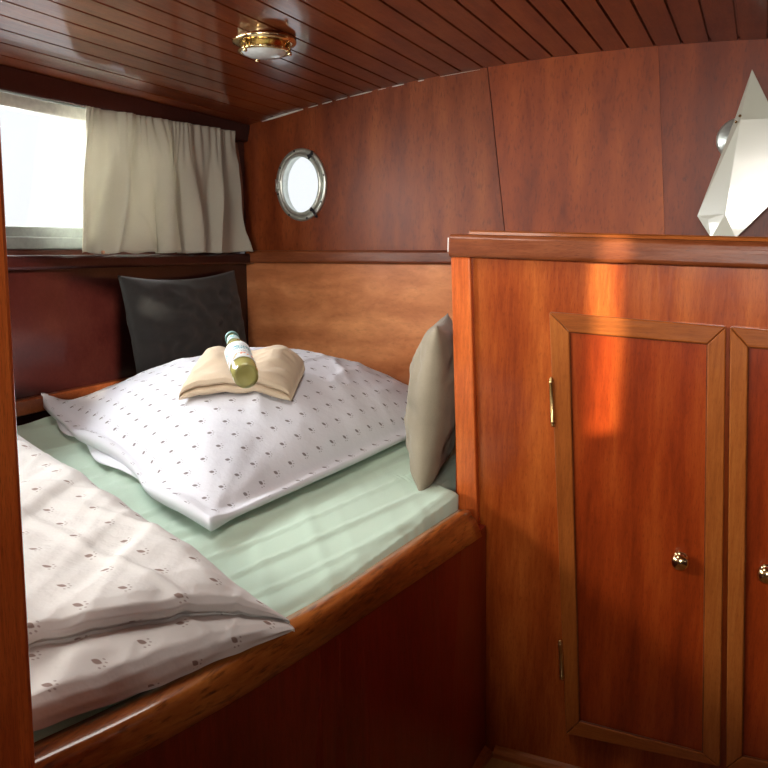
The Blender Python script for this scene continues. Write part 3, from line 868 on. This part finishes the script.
# cloth lengths measured along the surface, so that the print is not stretched
AU = [[0.0]*(n+1) for _ in range(n+1)]; AV = [[0.0]*(n+1) for _ in range(n+1)]
for j in range(n+1):
    for i in range(1, n+1): AU[i][j] = AU[i-1][j] + (top[i][j].co - top[i-1][j].co).length
    mid_ = AU[n//2][j]
    for i in range(n+1): AU[i][j] -= mid_
for i in range(n+1):
    for j in range(1, n+1): AV[i][j] = AV[i][j-1] + (top[i][j].co - top[i][j-1].co).length
    mid_ = AV[i][n//2]
    for j in range(n+1): AV[i][j] -= mid_
def puv(a, b):
    a, b = round(a * n), round(b * n)
    x, y = AU[a][b], AV[a][b]
    return ((x - y) * 0.7071, (x + y) * 0.7071)
for g in (top, bot):
    for i in range(n):
        for j in range(n):
            f = bm.faces.new((g[i][j], g[i+1][j], g[i+1][j+1], g[i][j+1]))
            for l, (a, b) in zip(f.loops, ((i, j), (i+1, j), (i+1, j+1), (i, j+1))): l[lay].uv = puv(a/n, b/n)
rim = [(i, 0) for i in range(n)] + [(n, j) for j in range(n)] + [(i, n) for i in range(n, 0, -1)] + [(0, j) for j in range(n, 0, -1)]
for k in range(len(rim)):
    a, b = rim[k], rim[(k+1) % len(rim)]
    f = bm.faces.new((top[a[0]][a[1]], top[b[0]][b[1]], bot[b[0]][b[1]], bot[a[0]][a[1]]))
    for l in f.loops: l[lay].uv = (0.0, 0.0)
pillow = link('pillow', bm, PAW_P, smooth_=True)
tag(pillow, 'large white pillow with small brown paw prints on the bunk', 'pillow')
# loose flap of the pillowcase opening, along the left edge
def flap(i, j):
    jj = lerp(0.12, 0.93, i)
    p0 = pil(0.02, jj, -1)
    outd = (Fc - Rr); outd.z = 0; outd.normalize()
    k = math.sin(PI * i) ** 0.6 * (0.55 + 0.45 * math.sin(i * 15 + 1.2))
    q = p0 + outd * (0.006 + 0.040 * k) * j
    zz = lerp(p0.z + 0.004, zm(q.x, q.y) + 0.012 + 0.006 * math.sin(i * 20), j)
    return Vector((q.x, q.y, zz))
bm = bmesh.new(); grid(bm, flap, 60, 8, lambda i, j: (i * 0.8, j * 0.06))
o = link('pillowcase_flap', bm, WHITE_C, pillow, smooth_=True); s = o.modifiers.new('solid', 'SOLIDIFY'); s.thickness = 0.002; s.offset = 1

# duvet, folded double
P1 = at(287, 613, Z=0.69); P2 = at(20, 411, Z=0.85); P0 = at(33, 722, Z=0.675)
et = (P0 - P1); et.z = 0; et.normalize()
es = (P2 - P1); es.z = 0; SL = es.length; es.normalize()
TL = 0.62
cross = []     # (kind, s, h)
def duv(i, j):
    t = i * TL
    prot = 0.010 + 0.25 * t * (1 if t < 0.35 else 0.35 / t)      # how far the lower layer sticks out
    # height closes down at the far edge (t = 0)
    tk = smooth(-0.02, 0.10, t) ** 0.7
    # section along s
    K = [(-0.014, 0.0), (-0.018, 0.010), (-0.015, 0.024), (-0.004, 0.034), (0.4, 0.040), (0.9, 0.040), (1.0, 0.037)]
    TOPS = [(0.004, 0.040), (-0.012, 0.050), (-0.016, 0.062), (-0.008, 0.074), (0.015, 0.082), (0.05, 0.087)]
    nlow, ntop = len(K), len(TOPS)
    m = nlow + ntop
    seg0 = 0.30                                                    # share of j used by the edge
    if j < seg0:
        x = j / seg0 * (m - 1); a = min(int(x), m - 2); f = x - a
        f = f * f * (3 - 2 * f) if False else f
        def node(q):
            if q < nlow:
                s, h = K[q]
                return ((s * prot if s > 0.1 else s) + 0.0, h)
            s, h = TOPS[q - nlow]
            return (prot + s, h)
        A_, B_ = node(a), node(a + 1)
        s_, h = lerp(A_[0], B_[0], f), lerp(A_[1], B_[1], f)
    else:
        k = (j - seg0) / (1 - seg0)
        s_ = prot + 0.05 + (SL + 0.02 - prot - 0.05) * k
        h = 0.087 + 0.012 * math.sin(k * PI) - 0.02 * k
    pos = Vector((P1.x, P1.y, 0)) + et * t + es * s_
    inner = smooth(0.0, 0.05, h)
    und = 0.007 * nz(s_ * 5, t * 6, 2) + 0.005 * nz(s_ * 14, t * 12, 6)
    cre = 0.014 * max(0, nz((s_ + t * 0.9) * 8, t * 3, 11)) + 0.005 * max(0, 1 - abs(nz((s_ * 0.5 - t) * 7, s_ * 2.0, 31)) * 7) + 0.004 * max(0, 1 - abs(nz((s_ * 1.2 + t) * 8, t * 2.0, 41)) * 8)
    lat = 0.006 * nz(t * 6, s_ * 4, 20) + 0.003 * nz(t * 25, h * 60, 22)
    pos += es * lat * (1 if j < seg0 else max(0, 1 - (j - seg0) * 6))
    z = support(pos.x, pos.y) + 0.004 + h * tk + (und + cre) * inner * smooth(0, 0.08, t)
    pos.x = max(pos.x, XL + 0.06)
    pos.z = z
    return pos
NI, NJ = 120, 200
_S = []
for a in range(NI + 1):
    row = [0.0]; q = duv(a / NI, 0)
    for b in range(1, NJ + 1):
        q2 = duv(a / NI, b / NJ); row.append(row[-1] + (q2 - q).length * 0.94); q = q2
    _S.append(row)
_cr = Vector((math.cos(YAW), math.sin(YAW), 0)); _cf = Vector((-math.sin(YAW), math.cos(YAW), 0))
def duv_uv(i, j):
    S_ = _S[round(i * NI)][round(j * NJ)] - 0.10; T_ = i * TL
    return (_cr.dot(et) * T_ + _cr.dot(es) * S_, _cf.dot(et) * T_ + _cf.dot(es) * S_)
bm = bmesh.new()
vs = grid(bm, duv, NI, NJ, duv_uv)
# close the underside
edge = [vs[i][0] for i in range(NI+1)] + [vs[NI][j] for j in range(1, NJ+1)] + [vs[i][NJ] for i in range(NI-1, -1, -1)] + [vs[0][j] for j in range(NJ-1, 0, -1)]
low = [bm.verts.new((v.co.x, v.co.y, support(v.co.x, v.co.y))) for v in edge]
for k in range(len(edge)):
    k2 = (k + 1) % len(edge)
    bm.faces.new((edge[k], edge[k2], low[k2], low[k]))
duvet = link('duvet', bm, PAW_D, smooth_=True)
tag(duvet, 'white duvet printed with brown paw prints, folded over at the near end of the bunk', 'duvet')

# folded towel on the pillow
ZT = 0.925
def pil_top(x, y):
    best = 1e9; z = 0.9
    for i in range(0, n + 1, 2):
        for j in range(0, n + 1, 2):
            c = _PT[i][j]; d = (c[0]-x)**2 + (c[1]-y)**2
            if d < best: best = d; z = c[2]
    return z
_PT = [[tuple(pil(i/n, j/n, 1)) for j in range(n+1)] for i in range(n+1)]
_Ri = _R.transposed()
def meets_pillow(px, py):
    # where on the pillow's upper side a corner of the towel lies
    d = _R @ Vector(((px - 384) / F_PX, (384 - py) / F_PX, -1)); d.normalize()
    best = None
    for row in _PT:
        for c in row:
            q = Vector(c) - Vector((0, 0, H)); k = q.dot(d); e = (q - d * k).length + k * 0.002
            if best is None or e < best[0]: best = (e, Vector(c))
    return best[1]
tA, tB = meets_pillow(181, 404), meets_pillow(291, 407)
tC, tD = meets_pillow(305, 374), meets_pillow(200, 372)
print('towel corners', tA, tB, tC, tD)
def tow(i, j):
    # i left->right, j: 0 front underside .. edge .. top .. back underside
    K = [(0.03, 0.0), (0.0, 0.002), (-0.012, 0.008), (-0.012, 0.016), (0.0, 0.0205), (0.022, 0.0205), (0.0, 0.024), (-0.010, 0.030), (-0.008, 0.040), (0.010, 0.046), (0.05, 0.048)]
    seg = 0.4; D = 1.0
    if j < seg:
        x = j / seg * (len(K) - 1); a = min(int(x), len(K) - 2); f = x - a
        s_, h = lerp(K[a][0], K[a+1][0], f), lerp(K[a][1], K[a+1][1], f)
        dd = s_ / 0.26
    else:
        k = (j - seg) / (1 - seg)
        dd = lerp(0.05 / 0.26, 1.0, min(1, k / 0.85)) if k < 0.85 else 1.0 + 0.03 * math.sin((k - 0.85) / 0.15 * PI)
        h = 0.048 + 0.004 * math.sin(k * 3) if k < 0.8 else lerp(0.050, 0.0, smooth(0.8, 1.0, k))
    u = 2 * i - 1
    rx = (1 - abs(u)**8)
    h2 = 0.004 + (h - 0.004) * (rx ** 0.35 if rx > 0 else 0)
    p = tA.lerp(tB, i).lerp(tD.lerp(tC, i), dd)
    if j >= seg * 0.75:
        top_ = smooth(0.040, 0.048, h2)
        # soft V valley with two raised rolls that hold the bottle
        c_ = 0.50 + 0.10 * (0.5 - dd)
        h2 += top_ * (0.010 * math.exp(-((i - c_ - 0.30) / 0.13) ** 2) * smooth(0.25, 0.7, dd) + 0.008 * math.exp(-((i - c_ + 0.27) / 0.10) ** 2) * smooth(0.1, 0.5, dd)
             - 0.009 * math.exp(-((i - c_) / 0.13) ** 2))
        h2 += top_ * (0.004 * nz(i * 7, dd * 7, 3) + 0.0025 * math.sin((i * 0.6 - dd) * 22) * smooth(0.55, 0.8, i))
    zb_ = _tz(i, max(0, min(1, dd)))
    return Vector((p.x, p.y, zb_ + h2))
_tg = [[pil_top(*(tA.lerp(tB, a/12).lerp(tD.lerp(tC, a/12), b/12)).xy) for b in range(13)] for a in range(13)]
def _tz(i, d):
    x, y = i * 12, d * 12; a, b = min(int(x), 11), min(int(y), 11); f, g = x - a, y - b
    return lerp(lerp(_tg[a][b], _tg[a+1][b], f), lerp(_tg[a][b+1], _tg[a+1][b+1], f), g) + 0.009
bm = bmesh.new(); vs = grid(bm, tow, 90, 110, lambda i, j: (i * 0.3, j * 0.4))
for e in (0, 90):
    bm.faces.new([vs[e][j] for j in range(111)])
towel = link('towel', bm, TOWEL, smooth_=True)
tag(towel, 'folded beige towel lying on the paw print pillow', 'towel')

# bottle lying on the towel
def tow_top(i, d):
    best = None
    for k in range(0, 61):
        j = 0.4 + 0.6 * 0.8 * k / 60
        p = tow(i, j)
        dd = abs(lerp(0.05 / 0.26, 1.0, min(1, (j - 0.4) / 0.6 / 0.85)) - d)
        if best is None or dd < best[0]: best = (dd, p)
    return best[1]
bz = tow_top(0.55, 0.3).z
BR = 0.0275
bot_p = at(246, 376, Z=bz + BR + 0.004)
BL = 0.205
_d = (at(231, 335, Z=bz + 0.1) - Vector((0, 0, H))).normalized()
cap_d = max((Vector((0, 0, H)) + _d * (1.2 + 0.002 * k) for k in range(800) if (Vector((0, 0, H)) + _d * (1.2 + 0.002 * k) - bot_p).length < BL), key=lambda q: q.length)
ax = (cap_d - bot_p).normalized()
print('bottle', bot_p, cap_d)
btl = thing('bottle', 'small bottle of pale yellow drink lying on the folded beige towel', 'bottle', tuple(bot_p))
mj, nt, p = new_mat('bottle_with_yellow_drink')
p.inputs['Base Color'].default_value = (0.66, 0.62, 0.20, 1); p.inputs['Roughness'].default_value = 0.06
vv = noise_tex(nt, texco(nt, 'Object'), 30, 2)
nt.links.new(ramp(nt, vv, [(0.3, (0.56, 0.53, 0.17)), (0.7, (0.70, 0.66, 0.27))]), p.inputs['Base Color'])
p.inputs['Transmission Weight'].default_value = 0.35; p.inputs['Coat Weight'].default_value = 1.0
p.inputs['Subsurface Weight'].default_value = 0.0
def bl(name, prof, m, nn=36):
    bm = bmesh.new(); lathe(bm, bot_p, ax, prof, nn); return link(name, bm, m, btl, smooth_=True)
bl('glass_body', [(0.0001, 0.005), (0.018, 0.003), (0.026, 0.0), (BR - 0.003, 0.002), (BR, 0.008), (BR, 0.105), (0.0255, 0.120), (0.019, 0.142), (0.0135, 0.160), (0.0125, 0.170), (0.0122, 0.186), (0.0001, 0.187)], mj)
ml, nt, p = new_mat('printed_paper_label')
sep = nt.nodes.new('ShaderNodeSeparateXYZ'); nt.links.new(texco(nt, 'UV'), sep.inputs[0])
u, v = sep.outputs[0], sep.outputs[1]
uvn = texco(nt, 'UV', (60, 14, 1)); letters = noise_tex(nt, uvn, 1.0, 2)
def band(x, a, b):
    return mth(nt, 'MULTIPLY', mth(nt, 'GREATER_THAN', x, a), mth(nt, 'LESS_THAN', x, b))
txt = mth(nt, 'MULTIPLY', mth(nt, 'GREATER_THAN', letters, 0.50), band(v, 0.50, 0.72))
col = mixc(nt, txt, (0.82, 0.86, 0.86, 1), (0.10, 0.42, 0.50, 1))
txt2 = mth(nt, 'MULTIPLY', mth(nt, 'GREATER_THAN', noise_tex(nt, texco(nt, 'UV', (120, 40, 1)), 1.0, 2), 0.52), band(v, 0.34, 0.42))
col = mixc(nt, txt2, col, (0.25, 0.35, 0.40, 1))
fr = noise_tex(nt, texco(nt, 'UV', (16, 5, 1)), 1.0, 1)
fru = mth(nt, 'MULTIPLY', mth(nt, 'GREATER_THAN', fr, 0.52), band(v, 0.08, 0.28))
col = mixc(nt, fru, col, (0.78, 0.32, 0.18, 1))
nt.links.new(col, p.inputs['Base Color']); p.inputs['Roughness'].default_value = 0.45
def sleeve(name, h0, h1, r0, r1, m):
    s = ax.orthogonal().normalized(); t = ax.cross(s)
    bm = bmesh.new()
    grid(bm, lambda i, j: bot_p + ax * lerp(h0, h1, j) + (s * math.cos(2*PI*i) + t * math.sin(2*PI*i)) * lerp(r0, r1, j), 40, 6, lambda i, j: (i, j))
    o = link(name, bm, m, btl, smooth_=True)
    sm = o.modifiers.new('solid', 'SOLIDIFY'); sm.thickness = 0.0004; sm.offset = 0
    return o
sleeve('label', 0.036, 0.112, BR + 0.0005, BR + 0.0005, ml)
mk, nt, p = new_mat('neck_foil')
v = texco(nt, 'Object', (1, 1, 1)); nn_ = noise_tex(nt, v, 120, 2)
nt.links.new(ramp(nt, nn_, [(0.42, (0.15, 0.50, 0.52)), (0.52, (0.75, 0.84, 0.84))]), p.inputs['Base Color']); p.inputs['Roughness'].default_value = 0.35
sleeve('neck_label', 0.152, 0.178, 0.0168, 0.0131, mk)
bl('cap', [(0.0001, 0.187), (0.0150, 0.1865), (0.0150, 0.1835), (0.0158, 0.1840), (0.0150, 0.191), (0.0115, 0.1945), (0.0001, 0.195)][::1], plain('cap_teal', (0.35, 0.60, 0.60), 0.3, 0.3))
